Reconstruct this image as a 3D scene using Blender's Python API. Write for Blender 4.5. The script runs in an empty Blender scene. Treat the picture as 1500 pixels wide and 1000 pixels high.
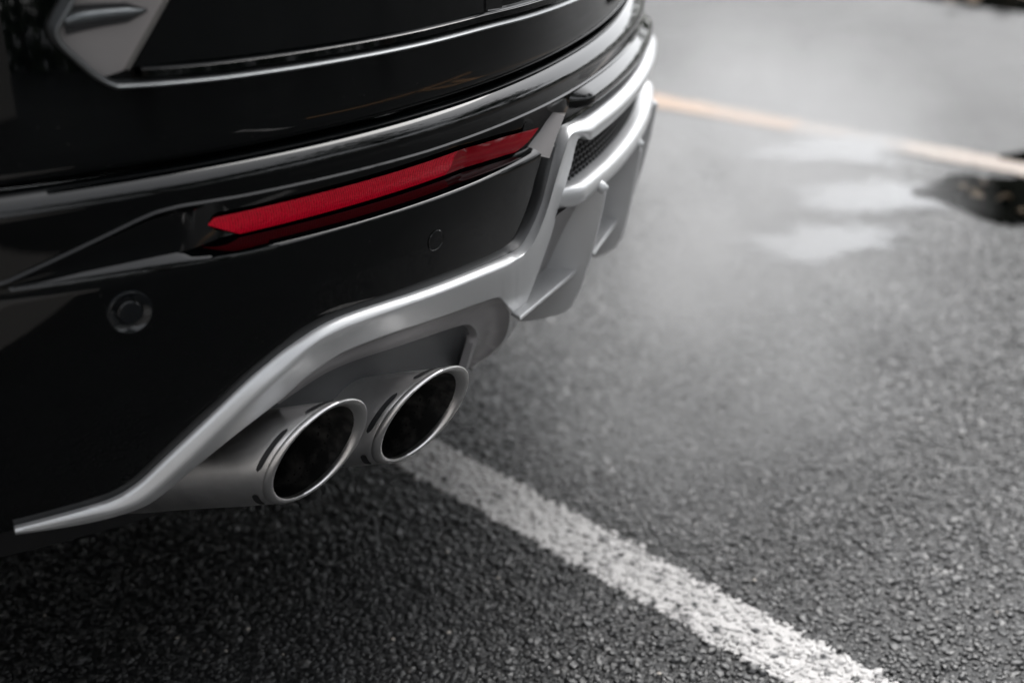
import bpy, bmesh, math
import numpy as np
from mathutils import Vector

rng = np.random.default_rng(7)
scene = bpy.context.scene
COL = scene.collection

# ------------------------------------------------------------------ camera
W, H = 1500, 1000
CAM = np.array([-1.68, -0.272, 0.98])
PITCH, LAT, FMM = 24.0, 14.0, 50.0
FP = FMM / 36 * W
_p = math.radians(PITCH)
_a = math.radians(90 - LAT)
_fh = np.array([math.sin(_a), math.cos(_a), 0])
RV = np.array([math.cos(_a), -math.sin(_a), 0])
FV = _fh * math.cos(_p) + np.array([0, 0, -math.sin(_p)])
UV = np.cross(RV, FV)
cam = bpy.data.cameras.new('camera')
cam.sensor_width = 36
cam.lens = FMM
cam.clip_start = 0.05
cam.clip_end = 2000
cam.dof.use_dof = True
cam.dof.focus_distance = 1.36
cam.dof.aperture_fstop = 2.8
camo = bpy.data.objects.new('camera', cam)
COL.objects.link(camo)
camo.location = CAM
camo.rotation_euler = (math.radians(90 - PITCH), 0, -_a)
scene.camera = camo

# ------------------------------------------------------------------ sky, sun, exposure
SUN_EL, SUN_AZ = math.radians(56), math.radians(100)      # azimuth from +Y towards +X
wd = bpy.data.worlds.new('World')
scene.world = wd
wd.use_nodes = True
nt = wd.node_tree
sky = nt.nodes.new('ShaderNodeTexSky')
sky.sky_type = 'NISHITA'
sky.sun_disc = False
sky.sun_elevation = SUN_EL
sky.sun_rotation = SUN_AZ
sky.air_density = 1.0
sky.dust_density = 2.0
sky.ozone_density = 1.0
hs = nt.nodes.new('ShaderNodeHueSaturation')
hs.inputs['Saturation'].default_value = 0.13
bg = nt.nodes['Background']
bg.inputs['Strength'].default_value = 0.15
nt.links.new(sky.outputs[0], hs.inputs['Color'])
nt.links.new(hs.outputs[0], bg.inputs['Color'])
sl = bpy.data.lights.new('sun', 'SUN')
sl.energy = 1.0
sl.angle = math.radians(40)
sl.color = (1.0, 0.975, 0.95)
so = bpy.data.objects.new('sun', sl)
COL.objects.link(so)
_sd = Vector((math.sin(SUN_AZ) * math.cos(SUN_EL), math.cos(SUN_AZ) * math.cos(SUN_EL), math.sin(SUN_EL)))
so.rotation_euler = _sd.to_track_quat('Z', 'Y').to_euler()
scene.view_settings.view_transform = 'Standard'
scene.view_settings.look = 'None'
scene.view_settings.exposure = 1.6
scene.view_settings.gamma = 1.0
scene.cycles.use_denoising = True
scene.cycles.max_bounces = 8

# ------------------------------------------------------------------ materials
def mat(name, base, rough=0.5, metal=0.0, spec=0.5, coat=0.0, coat_rough=0.03, extra=None):
    m = bpy.data.materials.new(name)
    m.use_nodes = True
    b = m.node_tree.nodes['Principled BSDF']
    b.inputs['Base Color'].default_value = (*base, 1)
    b.inputs['Roughness'].default_value = rough
    b.inputs['Metallic'].default_value = metal
    b.inputs['Specular IOR Level'].default_value = spec
    b.inputs['Coat Weight'].default_value = coat
    b.inputs['Coat Roughness'].default_value = coat_rough
    if extra:
        extra(m.node_tree, b)
    return m

def N(t, kind, **kw):
    n = t.nodes.new('ShaderNode' + kind)
    for k, v in kw.items():
        if k in n.inputs:
            n.inputs[k].default_value = v
        else:
            setattr(n, k, v)
    return n

def obj_coord(t):
    return N(t, 'TexCoord').outputs['Object']

def ramp(t, src, stops):
    r = N(t, 'ValToRGB')
    e = r.color_ramp.elements
    while len(e) < len(stops):
        e.new(0.5)
    for i, (p, c) in enumerate(stops):
        e[i].position = p
        e[i].color = (*c, 1) if isinstance(c, tuple) else (c, c, c, 1)
    t.links.new(src, r.inputs[0])
    return r.outputs[0]

def bump(t, b, h, strength, dist):
    n = N(t, 'Bump')
    n.inputs['Strength'].default_value = strength
    n.inputs['Distance'].default_value = dist
    t.links.new(h, n.inputs['Height'])
    t.links.new(n.outputs[0], b.inputs['Normal'])
    return n

def ex_paint(t, b):
    n = N(t, 'TexNoise', Scale=6.0, Detail=4.0)
    t.links.new(obj_coord(t), n.inputs['Vector'])
    t.links.new(ramp(t, n.outputs[0], [(.3, .025), (.75, .06)]), b.inputs['Roughness'])
    n2 = N(t, 'TexNoise', Scale=90.0, Detail=2.0)
    t.links.new(obj_coord(t), n2.inputs['Vector'])
    bump(t, b, n2.outputs[0], .006, .002)
    n3 = N(t, 'TexNoise', Scale=520.0, Detail=2.0)
    t.links.new(obj_coord(t), n3.inputs['Vector'])
    t.links.new(ramp(t, n3.outputs[0], [(.70, (.0005, .0008, .001)), (.80, (.03, .029, .027))]), b.inputs['Base Color'])

def ex_silver(t, b):
    n = N(t, 'TexNoise', Scale=2600.0, Detail=1.0)
    t.links.new(obj_coord(t), n.inputs['Vector'])
    t.links.new(ramp(t, n.outputs[0], [(.3, (.50, .505, .51)), (.7, (.60, .605, .61))]), b.inputs['Base Color'])
    n2 = N(t, 'TexNoise', Scale=14.0, Detail=5.0)
    t.links.new(obj_coord(t), n2.inputs['Vector'])
    t.links.new(ramp(t, n2.outputs[0], [(.3, .30), (.75, .44)]), b.inputs['Roughness'])

def ex_steel(t, b):
    m = N(t, 'Mapping')
    m.inputs['Scale'].default_value = (1, .04, 1)
    t.links.new(obj_coord(t), m.inputs[0])
    n = N(t, 'TexNoise', Scale=900.0, Detail=3.0)
    t.links.new(m.outputs[0], n.inputs['Vector'])
    t.links.new(ramp(t, n.outputs[0], [(.3, .33), (.7, .43)]), b.inputs['Roughness'])
    n2 = N(t, 'TexNoise', Scale=30.0, Detail=6.0)
    t.links.new(obj_coord(t), n2.inputs['Vector'])
    t.links.new(ramp(t, n2.outputs[0], [(.3, (.74, .73, .725)), (.6, (.88, .87, .865))]), b.inputs['Base Color'])

def ex_red(t, b):
    w = N(t, 'TexWave', Scale=1.0)
    w.bands_direction = 'X'
    m = N(t, 'Mapping')
    m.inputs['Scale'].default_value = (150, 150, 0)
    t.links.new(obj_coord(t), m.inputs[0])
    t.links.new(m.outputs[0], w.inputs['Vector'])
    n = N(t, 'TexNoise', Scale=420.0, Detail=1.0)
    t.links.new(obj_coord(t), n.inputs['Vector'])
    mx = N(t, 'Math', operation='ADD')
    t.links.new(w.outputs['Fac'], mx.inputs[0])
    t.links.new(n.outputs[0], mx.inputs[1])
    bump(t, b, mx.outputs[0], .5, .0012)
    t.links.new(ramp(t, mx.outputs[0], [(.40, (.36, .0006, .008)), (1.0, (.78, .003, .03))]), b.inputs['Base Color'])

def ex_soot(t, b):
    n = N(t, 'TexNoise', Scale=60.0, Detail=6.0)
    t.links.new(obj_coord(t), n.inputs['Vector'])
    t.links.new(ramp(t, n.outputs[0], [(.46, (.004, .004, .004)), (.74, (.06, .056, .053))]), b.inputs['Base Color'])
    bump(t, b, n.outputs[0], .3, .002)

def asphalt_nodes(t, b, stones):
    oc = obj_coord(t)
    big = N(t, 'TexNoise', Scale=1.3, Detail=6.0, Roughness=.6)
    mid = N(t, 'TexNoise', Scale=9.0, Detail=6.0)
    fine = N(t, 'TexNoise', Scale=230.0, Detail=3.0)
    for n in (big, mid, fine):
        t.links.new(oc, n.inputs['Vector'])
    c1 = ramp(t, fine.outputs[0], [(.3, (.004, .0043, .0046)), (.62, (.0115, .0121, .0125)), (.80, (.04, .037, .035))])
    c2 = ramp(t, mid.outputs[0], [(.3, .7), (.7, 1.25)])
    mm = N(t, 'MixRGB', blend_type='MULTIPLY')
    mm.inputs[0].default_value = 1
    t.links.new(c1, mm.inputs[1])
    t.links.new(c2, mm.inputs[2])
    t.links.new(mm.outputs[0], b.inputs['Base Color'])
    t.links.new(ramp(t, big.outputs[0], [(.32, .30), (.70, .50)]), b.inputs['Roughness'])
    if stones:
        ri_ = N(t, 'NewGeometry')
        rc_ = ramp(t, ri_.outputs['Random Per Island'], [(0.0, .35), (.55, .9), (.90, 1.8), (.985, (4.5, 4.2, 3.9))])
        mq = N(t, 'MixRGB', blend_type='MULTIPLY')
        mq.inputs[0].default_value = 1
        t.links.new(mm.outputs[0], mq.inputs[1])
        t.links.new(rc_, mq.inputs[2])
        t.links.new(mq.outputs[0], b.inputs['Base Color'])
        bump(t, b, fine.outputs[0], .35, .002)
    else:
        v = N(t, 'TexVoronoi', Scale=125.0)
        t.links.new(oc, v.inputs['Vector'])
        ad = N(t, 'Math', operation='MULTIPLY_ADD')
        ad.inputs[1].default_value = -1.0
        t.links.new(v.outputs['Distance'], ad.inputs[0])
        t.links.new(fine.outputs[0], ad.inputs[2])
        bump(t, b, ad.outputs[0], .55, .005)

def paint_line(cols, thr, scale=70.0, wear=.45):
    def f(t, b):
        oc = obj_coord(t)
        n = N(t, 'TexNoise', Scale=scale, Detail=5.0)
        n2 = N(t, 'TexNoise', Scale=5.0, Detail=4.0)
        t.links.new(oc, n.inputs['Vector'])
        t.links.new(oc, n2.inputs['Vector'])
        a = N(t, 'Math', operation='MULTIPLY_ADD')
        a.inputs[1].default_value = wear
        t.links.new(n2.outputs[0], a.inputs[0])
        t.links.new(n.outputs[0], a.inputs[2])
        t.links.new(ramp(t, a.outputs[0], [(thr, (.03, .031, .032)), (thr + .05, cols[0]), (max(.95, thr + .2), cols[1])]), b.inputs['Base Color'])
        bump(t, b, n.outputs[0], .5, .004)
    return f

M = {}
M['paint'] = mat('black_paint', (.0005, .0008, .001), .05, spec=.42, extra=ex_paint)
M['gloss'] = mat('gloss_black_plastic', (.001, .0014, .0016), .05)
M['satin'] = mat('satin_grey_plastic', (.20, .188, .184), .36)
M['edge'] = mat('highlight_grey_metal', (.13, .138, .142), .3, metal=.8)  # grey metal puts the sky highlight on the black painted frame edge
M['chrome'] = mat('satin_chrome', (.55, .52, .50), .25, metal=1.0)
M['silver'] = mat('silver_paint', (.46, .465, .47), .38, metal=.5, extra=ex_silver)
M['steel'] = mat('brushed_steel', (.55, .53, .51), .3, metal=1.0, extra=ex_steel)
M['rim'] = mat('polished_rim', (.82, .81, .80), .33, metal=1.0)
M['soot'] = mat('sooty_liner', (.01, .01, .01), .55, metal=.3, extra=ex_soot)
M['plastic'] = mat('black_plastic', (.012, .012, .013), .55)
M['red'] = mat('red_reflector', (.7, .004, .02), .22, spec=.2, extra=ex_red)
M['redlens'] = mat('red_lens', (.26, .001, .009), .05)
M['lens'] = mat('clear_lens', (.35, .36, .36), .12, coat=1.0)
M['liner'] = mat('shaded_silver_grey', (.085, .087, .09), .5)  # silver trim deep in shade, the shade put into its colour
M['recess'] = mat('shaded_trim_plastic', (.27, .262, .265), .42, metal=.3)  # darker copy of the silver, recess shade included in the colour
M['rubber'] = mat('tyre_rubber', (.015, .015, .015), .8)
M['glass'] = mat('dark_glass', (.006, .007, .008), .03)
M['sensor'] = mat('sensor_black', (.005, .006, .007), .12)
M['asphalt'] = mat('asphalt', (.04, .04, .04), .4, spec=.38, extra=lambda t, b: asphalt_nodes(t, b, False))
M['stone'] = mat('asphalt_aggregate', (.04, .04, .04), .4, spec=.62, extra=lambda t, b: asphalt_nodes(t, b, True))
M['white'] = mat('worn_white_paint', (.7, .68, .66), .55, extra=paint_line(((.29, .283, .278), (.42, .41, .402)), .665, 62.0, .75))
M['whitestone'] = mat('painted_aggregate', (.7, .68, .66), .5, extra=paint_line(((.31, .303, .298), (.44, .43, .422)), .655, 62.0, .75))
M['yellow'] = mat('worn_yellow_paint', (.5, .27, .09), .5, extra=paint_line(((.25, .135, .058), (.34, .185, .08)), .38))
def ex_water(t, b):
    at = N(t, 'Attribute', attribute_name='depth')
    n = N(t, 'TexNoise', Scale=22.0, Detail=8.0, Roughness=.7)
    t.links.new(obj_coord(t), n.inputs['Vector'])
    a = N(t, 'Math', operation='ADD')
    t.links.new(at.outputs['Fac'], a.inputs[0])
    t.links.new(n.outputs[0], a.inputs[1])
    t.links.new(ramp(t, a.outputs[0], [(.50, 0.0), (1.1, .85)]), b.inputs['Alpha'])
M['water'] = mat('puddle_water', (.03, .03, .031), .03, spec=.8, extra=ex_water)
M['glare_pale'] = mat('glare_pale_paint', (.3, .25, .22), .45, extra=paint_line(((.15, .115, .088), (.21, .162, .125)), .42))  # wet glare on the yellow line put into a paler colour
M['mulch'] = mat('wet_mulch', (.003, .0033, .0028), .9, spec=.0)
M['mulch'].node_tree.nodes['Principled BSDF'].inputs['Specular Tint'].default_value = (0, 0, 0, 1)
M['leaf'] = mat('dry_leaf', (.085, .06, .036), .7, spec=.2)
M['pebble'] = mat('pale_pebble', (.34, .31, .27), .6)

# ------------------------------------------------------------------ mesh helpers
def link(name, me, m, parent=None):
    o = bpy.data.objects.new(name, me)
    COL.objects.link(o)
    if m is not None:
        me.materials.append(m)
    if parent is not None:
        o.parent = parent
    return o

def build(name, v, f, m, parent=None, smooth=True, angle=38):
    me = bpy.data.meshes.new(name)
    me.from_pydata([tuple(map(float, p)) for p in v], [], [tuple(map(int, q)) for q in f])
    if smooth:
        me.polygons.foreach_set('use_smooth', [True] * len(me.polygons))
        me.set_sharp_from_angle(angle=math.radians(angle))
    me.update()
    return link(name, me, m, parent)

def grid(rows):
    rows = [np.asarray(r, float) for r in rows]
    n = len(rows[0])
    v = np.vstack(rows)
    f = []
    for i in range(len(rows) - 1):
        for j in range(n - 1):
            a = i * n + j
            f.append((a, a + 1, a + n + 1, a + n))
    return v, f

def join(*parts):
    V, F, k = [], [], 0
    for v, f in parts:
        V.append(np.asarray(v, float))
        F += [tuple(i + k for i in q) for q in f]
        k += len(v)
    return np.vstack(V), F

def mirrored(o, name=None):
    me = o.data.copy()
    for vt in me.vertices:
        vt.co.x = -vt.co.x
    me.flip_normals()
    c = bpy.data.objects.new(name or o.name.split('.')[0], me)
    COL.objects.link(c)
    c.parent = o.parent
    return c

def catmull(P, k=8):
    P = np.asarray(P, float)
    Q = np.vstack([2 * P[0] - P[1], P, 2 * P[-1] - P[-2]])
    out = []
    for i in range(1, len(Q) - 2):
        p0, p1, p2, p3 = Q[i - 1:i + 3]
        for t in np.arange(k) / k:
            out.append(.5 * (2 * p1 + (p2 - p0) * t + (2 * p0 - 5 * p1 + 4 * p2 - p3) * t ** 2 + (3 * p1 - p0 - 3 * p2 + p3) * t ** 3))
    out.append(P[-1])
    return np.array(out)

def box(x0, x1, y0, y1, z0, z1):
    v = [(x, y, z) for z in (z0, z1) for y in (y0, y1) for x in (x0, x1)]
    f = [(0, 2, 3, 1), (4, 5, 7, 6), (0, 1, 5, 4), (2, 6, 7, 3), (0, 4, 6, 2), (1, 3, 7, 5)]
    return np.array(v), f

def prism(poly, axis, thick):
    """closed prism: polygon of 3D points, extruded by vector axis*thick (centred)"""
    P = np.asarray(poly, float)
    A = np.asarray(axis, float) * thick / 2
    n = len(P)
    v = np.vstack([P - A, P + A])
    f = [tuple(range(n))[::-1], tuple(range(n, 2 * n))] + [(i, (i + 1) % n, n + (i + 1) % n, n + i) for i in range(n)]
    return v, f

# ------------------------------------------------------------------ plan curve of the car's rear
def _plan():
    ds = .002
    n = int(6.0 / ds)
    x = np.zeros(n); y = np.zeros(n); ph = np.zeros(n)
    for i in range(n - 1):
        X = -x[i]
        f = math.atan(2 * .376 * X + 4 * .278 * X ** 3) if X < .80 else min(ph[i - 1] + ds / .60, math.radians(89.7))
        ph[i] = f
        x[i + 1] = x[i] - math.cos(f) * ds
        y[i + 1] = y[i] + math.sin(f) * ds
    ph[-1] = ph[-2]
    return np.arange(n) * ds, x, y, ph
SS, BX, BY, PH = _plan()

def B(s, o=0.):
    s = np.asarray(s, float)
    a = np.abs(s)
    f = np.interp(a, SS, PH)
    X = np.interp(a, SS, BX) - np.sin(f) * o
    Y = np.interp(a, SS, BY) - np.cos(f) * o
    return np.where(s < 0, -X, X), Y

def P3(s, z, o):
    s, z, o = np.broadcast_arrays(np.asarray(s, float), np.asarray(z, float), np.asarray(o, float))
    X, Y = B(s, o)
    return np.stack([X, Y, z], -1)

def normal(s):
    f = np.interp(abs(s), SS, PH)
    return np.array([-math.sin(f) * (1 if s >= 0 else -1), -math.cos(f), 0])

def ray(px, py):
    return FV + RV * (px - W / 2) / FP + UV * (H / 2 - py) / FP

_sg = np.linspace(-.9, 1.9, 1401)
def hit(px, py, o=0.):
    """direction of a photo pixel met with the bumper's own plan surface, offset outward by o"""
    d = ray(px, py)
    X, Y = B(_sg, o)
    cr = d[0] * (Y - CAM[1]) - d[1] * (X - CAM[0])
    best = None
    for i in np.nonzero(np.sign(cr[:-1]) != np.sign(cr[1:]))[0]:
        w = cr[i] / (cr[i] - cr[i + 1])
        sx = _sg[i] + w * (_sg[1] - _sg[0])
        x, y = B(sx, o)
        t = ((x - CAM[0]) * d[0] + (y - CAM[1]) * d[1]) / (d[0] ** 2 + d[1] ** 2)
        if t > 0 and (best is None or t < best[0]):
            best = (t, float(sx), float(CAM[2] + t * d[2]))
    return best[1], best[2]

def hitX(px, py, X):
    d = ray(px, py)
    return CAM + d * (X - CAM[0]) / d[0]

def gnd(px, py, z=0.):
    d = ray(px, py)
    return CAM + d * (z - CAM[2]) / d[2]

def oL(z):
    """how far the lower bumper tucks in with height"""
    return np.interp(z, [.30, .37, .43, .48, .53, .567], [-.050, -.031, -.017, -.009, -.004, -.002])

def pt(px, py, do=0.):
    """pixel on the lower bumper skin, do outward of it"""
    o = -.01
    for _ in range(4):
        s, z = hit(px, py, o + do)
        o = float(oL(z))
    return P3(s, z, o + do)

def pts(L, do=0.):
    return np.array([pt(x, y, do) for x, y in L])

# ------------------------------------------------------------------ ground
def thing(name, label, cat, loc=(0, 0, 0), group=None):
    o = bpy.data.objects.new(name, None)
    COL.objects.link(o)
    o.location = loc
    return tag(o, label, cat, group)

def tag(o, label=None, cat=None, group=None, kind=None):
    if label: o['label'] = label
    if cat: o['category'] = cat
    if group: o['group'] = group
    if kind: o['kind'] = kind
    return o

g = build('ground', [(-400, -400, 0), (400, -400, 0), (400, 400, 0), (-400, 400, 0)], [(0, 1, 2, 3)], M['asphalt'], smooth=False)
tag(g, 'dark wet asphalt of the parking area', kind='structure')

# white parking line: centre line from the two traced edges
pa = .5 * (gnd(600, 685) + gnd(635, 650))[:2]
pb = .5 * (gnd(1140, 1000) + gnd(1318, 1000))[:2]
ldir = (pa - pb) / np.linalg.norm(pa - pb)
lnor = np.array([-ldir[1], ldir[0]])
LW = .045
def line_uv(xy):
    d = xy - pb
    return d @ ldir, d @ lnor

def strip(p0, p1, half, z, n, wob):
    p0, p1 = np.asarray(p0, float), np.asarray(p1, float)
    d = (p1 - p0) / np.linalg.norm(p1 - p0)
    q = np.array([-d[1], d[0]])
    v, f = [], []
    for i in range(n + 1):
        c = p0 + (p1 - p0) * i / n
        for k, sgn in enumerate((-1, -.33, .33, 1)):
            w = half * sgn + (rng.normal() * wob if abs(sgn) == 1 else 0)
            a = c + q * w
            v.append((a[0], a[1], z))
    for i in range(n):
        for k in range(3):
            a = i * 4 + k
            f.append((a, a + 1, a + 5, a + 4))
    return v, f

def yellow(p0, p1, label, half=.055, m='yellow', name='yellow_line'):
    o = build(name, *strip(p0, p1, half, .004, 60, .004), M[m], smooth=False)
    return tag(o, label, kind='structure')

yA0, yA1 = np.array([2.60, 1.23]), np.array([1.22, -1.72])
_f0 = .5 * (gnd(932, 134) + gnd(932, 153))[:2]
_f1 = .5 * (gnd(1490, 236) + gnd(1490, 258))[:2]
_fd = (_f1 - _f0) / np.linalg.norm(_f1 - _f0)
_fm = _f0 + (_f1 - _f0) * .46
yellow(_f0 - _fd * 1.6, _fm, 'yellow painted line crossing the asphalt beyond the car')
yellow(_fm + _fd * .002, _f1 + _fd * .5, 'wet stretch of the line beyond the car, painted paler for glare', .055, 'glare_pale', 'glare_pale_line')
yellow(_f1 + _fd * .502, _f1 + _fd * 1.9, 'yellow painted line continuing behind the car')
yj = _f1 + _fd * 1.2
yellow(yj + np.array([-.06, -.06]), (.50, -2.50), 'worn yellow line branching off behind the car', .04)
yellow((1.30, -2.56), (-.60, -2.42), 'worn yellow line running parallel to the rear bumper', .04)
yellow((-1.15, -2.34), (-.70, -1.97), 'short worn white dash on the asphalt behind the car', .05, 'white', 'white_dash')

# aggregate of the nearby asphalt: real stones
_ph = (1 + 5 ** .5) / 2
_ico = np.array([(-1, _ph, 0), (1, _ph, 0), (-1, -_ph, 0), (1, -_ph, 0), (0, -1, _ph), (0, 1, _ph), (0, -1, -_ph), (0, 1, -_ph), (_ph, 0, -1), (_ph, 0, 1), (-_ph, 0, -1), (-_ph, 0, 1)])
_ico /= np.linalg.norm(_ico[0])
_icf = np.array([(0, 11, 5), (0, 5, 1), (0, 1, 7), (0, 7, 10), (0, 10, 11), (1, 5, 9), (5, 11, 4), (11, 10, 2), (10, 7, 6), (7, 1, 8), (3, 9, 4), (3, 4, 2), (3, 2, 6), (3, 6, 8), (3, 8, 9), (4, 9, 5), (2, 4, 11), (6, 2, 10), (8, 6, 7), (9, 8, 1)])

def stones(name, xy, rad, zc, m, flat=.42):
    n = len(xy)
    ang = rng.uniform(0, 2 * np.pi, n)
    sc = np.stack([rad * rng.uniform(.8, 1.35, n), rad * rng.uniform(.65, 1.05, n), rad * flat * rng.uniform(.7, 1.2, n)], 1)
    v = _ico[None] * sc[:, None] * rng.uniform(.78, 1.15, (n, 12, 1))
    c, s_ = np.cos(ang)[:, None], np.sin(ang)[:, None]
    x = v[..., 0] * c - v[..., 1] * s_ + xy[:, :1]
    y = v[..., 0] * s_ + v[..., 1] * c + xy[:, 1:2]
    tilt = rng.normal(0, .14, (n, 1))
    z = v[..., 2] + v[..., 0] * tilt + zc[:, None]
    V = np.stack([x, y, z], -1).reshape(-1, 3)
    F = (_icf[None] + 12 * np.arange(n)[:, None, None]).reshape(-1, 3)
    me = bpy.data.meshes.new(name)
    me.vertices.add(len(V)); me.vertices.foreach_set('co', V.ravel())
    me.loops.add(F.size); me.loops.foreach_set('vertex_index', F.ravel().astype(np.int32))
    me.polygons.add(len(F)); me.polygons.foreach_set('loop_start', np.arange(0, F.size, 3, dtype=np.int32))
    me.update(); me.validate()
    me.polygons.foreach_set('use_smooth', rng.random(len(F)) < .35)
    return link(name, me, m)

sp = .0078
gx, gy = np.meshgrid(np.arange(-1.2, 2.1, sp), np.arange(-1.3, 1.1, sp))
xy = np.stack([gx.ravel(), gy.ravel()], 1) + rng.uniform(-.45, .45, (gx.size, 2)) * sp
# keep what the lens and a step to its side can see
dv = np.c_[xy, np.zeros(len(xy))] - CAM
dep = dv @ FV
px = W / 2 + FP * (dv @ RV) / dep
py = H / 2 - FP * (dv @ UV) / dep
keep = (px > -330) & (px < 1900) & (py < 1300) & (py > 215)
keep &= rng.random(len(xy)) < np.clip((py - 215) / 160, 0, 1)
xy = xy[keep]
u_, v_ = line_uv(xy)
edge = LW + rng.normal(0, .0022, len(xy))
inl = (np.abs(v_) < edge) & (u_ > -.30) & (rng.random(len(xy)) < .86)
rad = np.clip(rng.lognormal(math.log(.0042), .32, len(xy)), .0020, .0085)
zc = rng.normal(.0006, .0007, len(xy)) - .10 * rad
st = stones('asphalt_aggregate', xy[~inl], rad[~inl], zc[~inl], M['stone'])
tag(st, 'coarse dark stones bound in the asphalt surface', kind='stuff')
wl = build('parking_line', *strip(pb - ldir * .30, pa + ldir * 2.6, LW * .94, .0016, 1100, .0035), M['white'], smooth=False)
tag(wl, 'worn white parking line painted on coarse asphalt', kind='structure')
ws = stones('painted_aggregate', xy[inl], rad[inl] * 1.12, zc[inl] + .0010, M['whitestone'], .5)
ws.parent = wl
ws['kind'] = 'stuff'

def blob(cx, cy, rx, ry, ang, seed, n=72, rough=.22):
    r2 = np.random.default_rng(seed)
    th = np.linspace(0, 2 * np.pi, n, endpoint=False)
    k = np.ones(n)
    for h in range(2, 40 if n > 100 else 9):
        k += rough / h * r2.normal() * np.cos(h * th + r2.uniform(0, 6.3))
    x, y = rx * k * np.cos(th), ry * k * np.sin(th)
    c, s_ = math.cos(ang), math.sin(ang)
    return np.stack([cx + x * c - y * s_, cy + x * s_ + y * c], 1)

def puddle(px0, py0, rx, ry, ang, seed, label):
    c = gnd(px0, py0)
    b = blob(c[0], c[1], rx * 1.5, ry * 1.5, ang, seed, 160, .3)
    n = len(b)
    ks = np.linspace(1, 0, 12)
    v = np.vstack([np.c_[c[0] + (b[:, 0] - c[0]) * k, c[1] + (b[:, 1] - c[1]) * k, np.full(n, .0060)] for k in ks[:-1]] + [[(c[0], c[1], .0060)]])
    f = [(i * n + j, i * n + (j + 1) % n, (i + 1) * n + (j + 1) % n, (i + 1) * n + j) for i in range(10) for j in range(n)]
    f += [(10 * n + j, 10 * n + (j + 1) % n, 11 * n) for j in range(n)]
    o = build('puddle', v, f, M['water'], smooth=False)
    at = o.data.attributes.new('depth', 'FLOAT', 'POINT')
    at.data.foreach_set('value', np.r_[np.repeat(1 - ks[:-1], n), 1.0].astype(np.float32))
    tag(o, label, kind='structure')
puddle(1205, 358, .09, .115, .1, 3, 'bright shallow puddle on the asphalt')
puddle(1270, 292, .10, .13, .2, 5, 'shallow puddle beside the dark debris')
puddle(1225, 222, .13, .11, .5, 8, 'thin film of water in front of the yellow line')

# dark wet debris by the yellow line with fallen leaves
def debris(poly_px, label, h):
    P = np.array([gnd(*q)[:2] for q in poly_px])
    P = catmull(np.vstack([P, P[:1]]), 6)[:-1]
    P += rng.normal(0, .004, P.shape)
    c = P.mean(0)
    rows = [(1.0, .002), (.93, h * .5), (.75, h * .9), (.5, h), (.25, h * .9)]
    n = len(P)
    v, f = [], []
    for k, z in rows:
        for q in P:
            a = c + (q - c) * k
            v.append((a[0], a[1], z + (rng.normal() * h * .28 if k < 1 else 0)))
    v.append((c[0], c[1], h))
    for i in range(len(rows) - 1):
        for j in range(n):
            f.append((i * n + j, i * n + (j + 1) % n, (i + 1) * n + (j + 1) % n, (i + 1) * n + j))
    for j in range(n):
        f.append(((len(rows) - 1) * n + j, (len(rows) - 1) * n + (j + 1) % n, len(v) - 1))
    o = build('debris_patch', v, f, M['mulch'], smooth=False)
    return tag(o, label, 'debris')
debris([(1330, 286), (1365, 268), (1400, 256), (1450, 262), (1520, 268), (1580, 290), (1560, 325), (1500, 331), (1450, 326), (1400, 306), (1360, 294)], 'dark wet patch of debris with leaves beside the yellow line', .012)
debris([(1455, 232), (1490, 224), (1560, 222), (1600, 232), (1540, 242), (1490, 240)], 'small dark wet patch beyond the yellow line', .008)
debris([(1330, -6), (1400, 6), (1470, 16), (1560, 22), (1640, 0), (1560, -30), (1420, -34)], 'dark litter patch on the far side of the asphalt', .02)

def leaf(x, y, z, L, ang, label, group=None):
    n = 9
    v, f = [], []
    for i in range(n):
        t = i / (n - 1)
        w = L * .34 * math.sin(math.pi * min(1, t * .96 + .03)) ** .8
        zz = .006 * math.sin(t * 3) + .003 * rng.normal() * 0
        for k in (-1, 0, 1):
            v.append(((t - .5) * L, k * w, zz + abs(k) * .006 * (.5 + t)))
    for i in range(n - 1):
        for k in range(2):
            a = i * 3 + k
            f.append((a, a + 1, a + 4, a + 3))
    o = build('fallen_leaf', v, f, M['leaf'])
    o.location = (x, y, z)
    o.rotation_euler = (rng.normal() * .15, rng.normal() * .15, ang)
    return tag(o, label, 'leaf', group)
for q in ((1428, 290), (1442, 273), (1492, 316), (1405, 279), (1470, 296)):
    c = gnd(*q, .014)
    leaf(c[0], c[1], .017, rng.uniform(.030, .042), rng.uniform(0, 6), 'tan dead leaf lying on the dark debris patch', 'leaves on the debris patch')
for q in ((1395, 6), (1425, 2), (1470, 8), (1490, -4)):
    c = gnd(*q, .02)
    leaf(c[0], c[1], .022, rng.uniform(.06, .10), rng.uniform(0, 6), 'tan dead leaf on the far litter patch', 'leaves on the far litter')
for q in ((300, 957), (332, 957), (260, 938), (66, 905), (364, 925), (655, 812), (730, 850), (415, 962), (1105, 853), (965, 990), (576, 940), (658, 930), (1460, 900), (210, 818)):
    c = gnd(*q)
    o = stones('pebble', np.array([c[:2]]), np.array([rng.uniform(.0016, .0034)]), np.array([.0042]), M['pebble'])
    tag(o, 'tiny pale pebble lying on the dark asphalt', 'pebble', 'pebbles on the asphalt')

# ------------------------------------------------------------------ car
car = thing('car', 'glossy black car with silver rear diffuser and twin exhaust tips', 'car', (0, 1.9, 0))
CARINV = Vector((0, -1.9, 0))
def part(name, vf, m, parent=None, smooth=True, angle=38):
    o = build(name, vf[0], vf[1], M[m], parent or car, smooth, angle)
    if parent is None:
        o.location = CARINV
    return o
def mirror_part(o):
    c = mirrored(o)
    c.location = o.location
    return c

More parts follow.
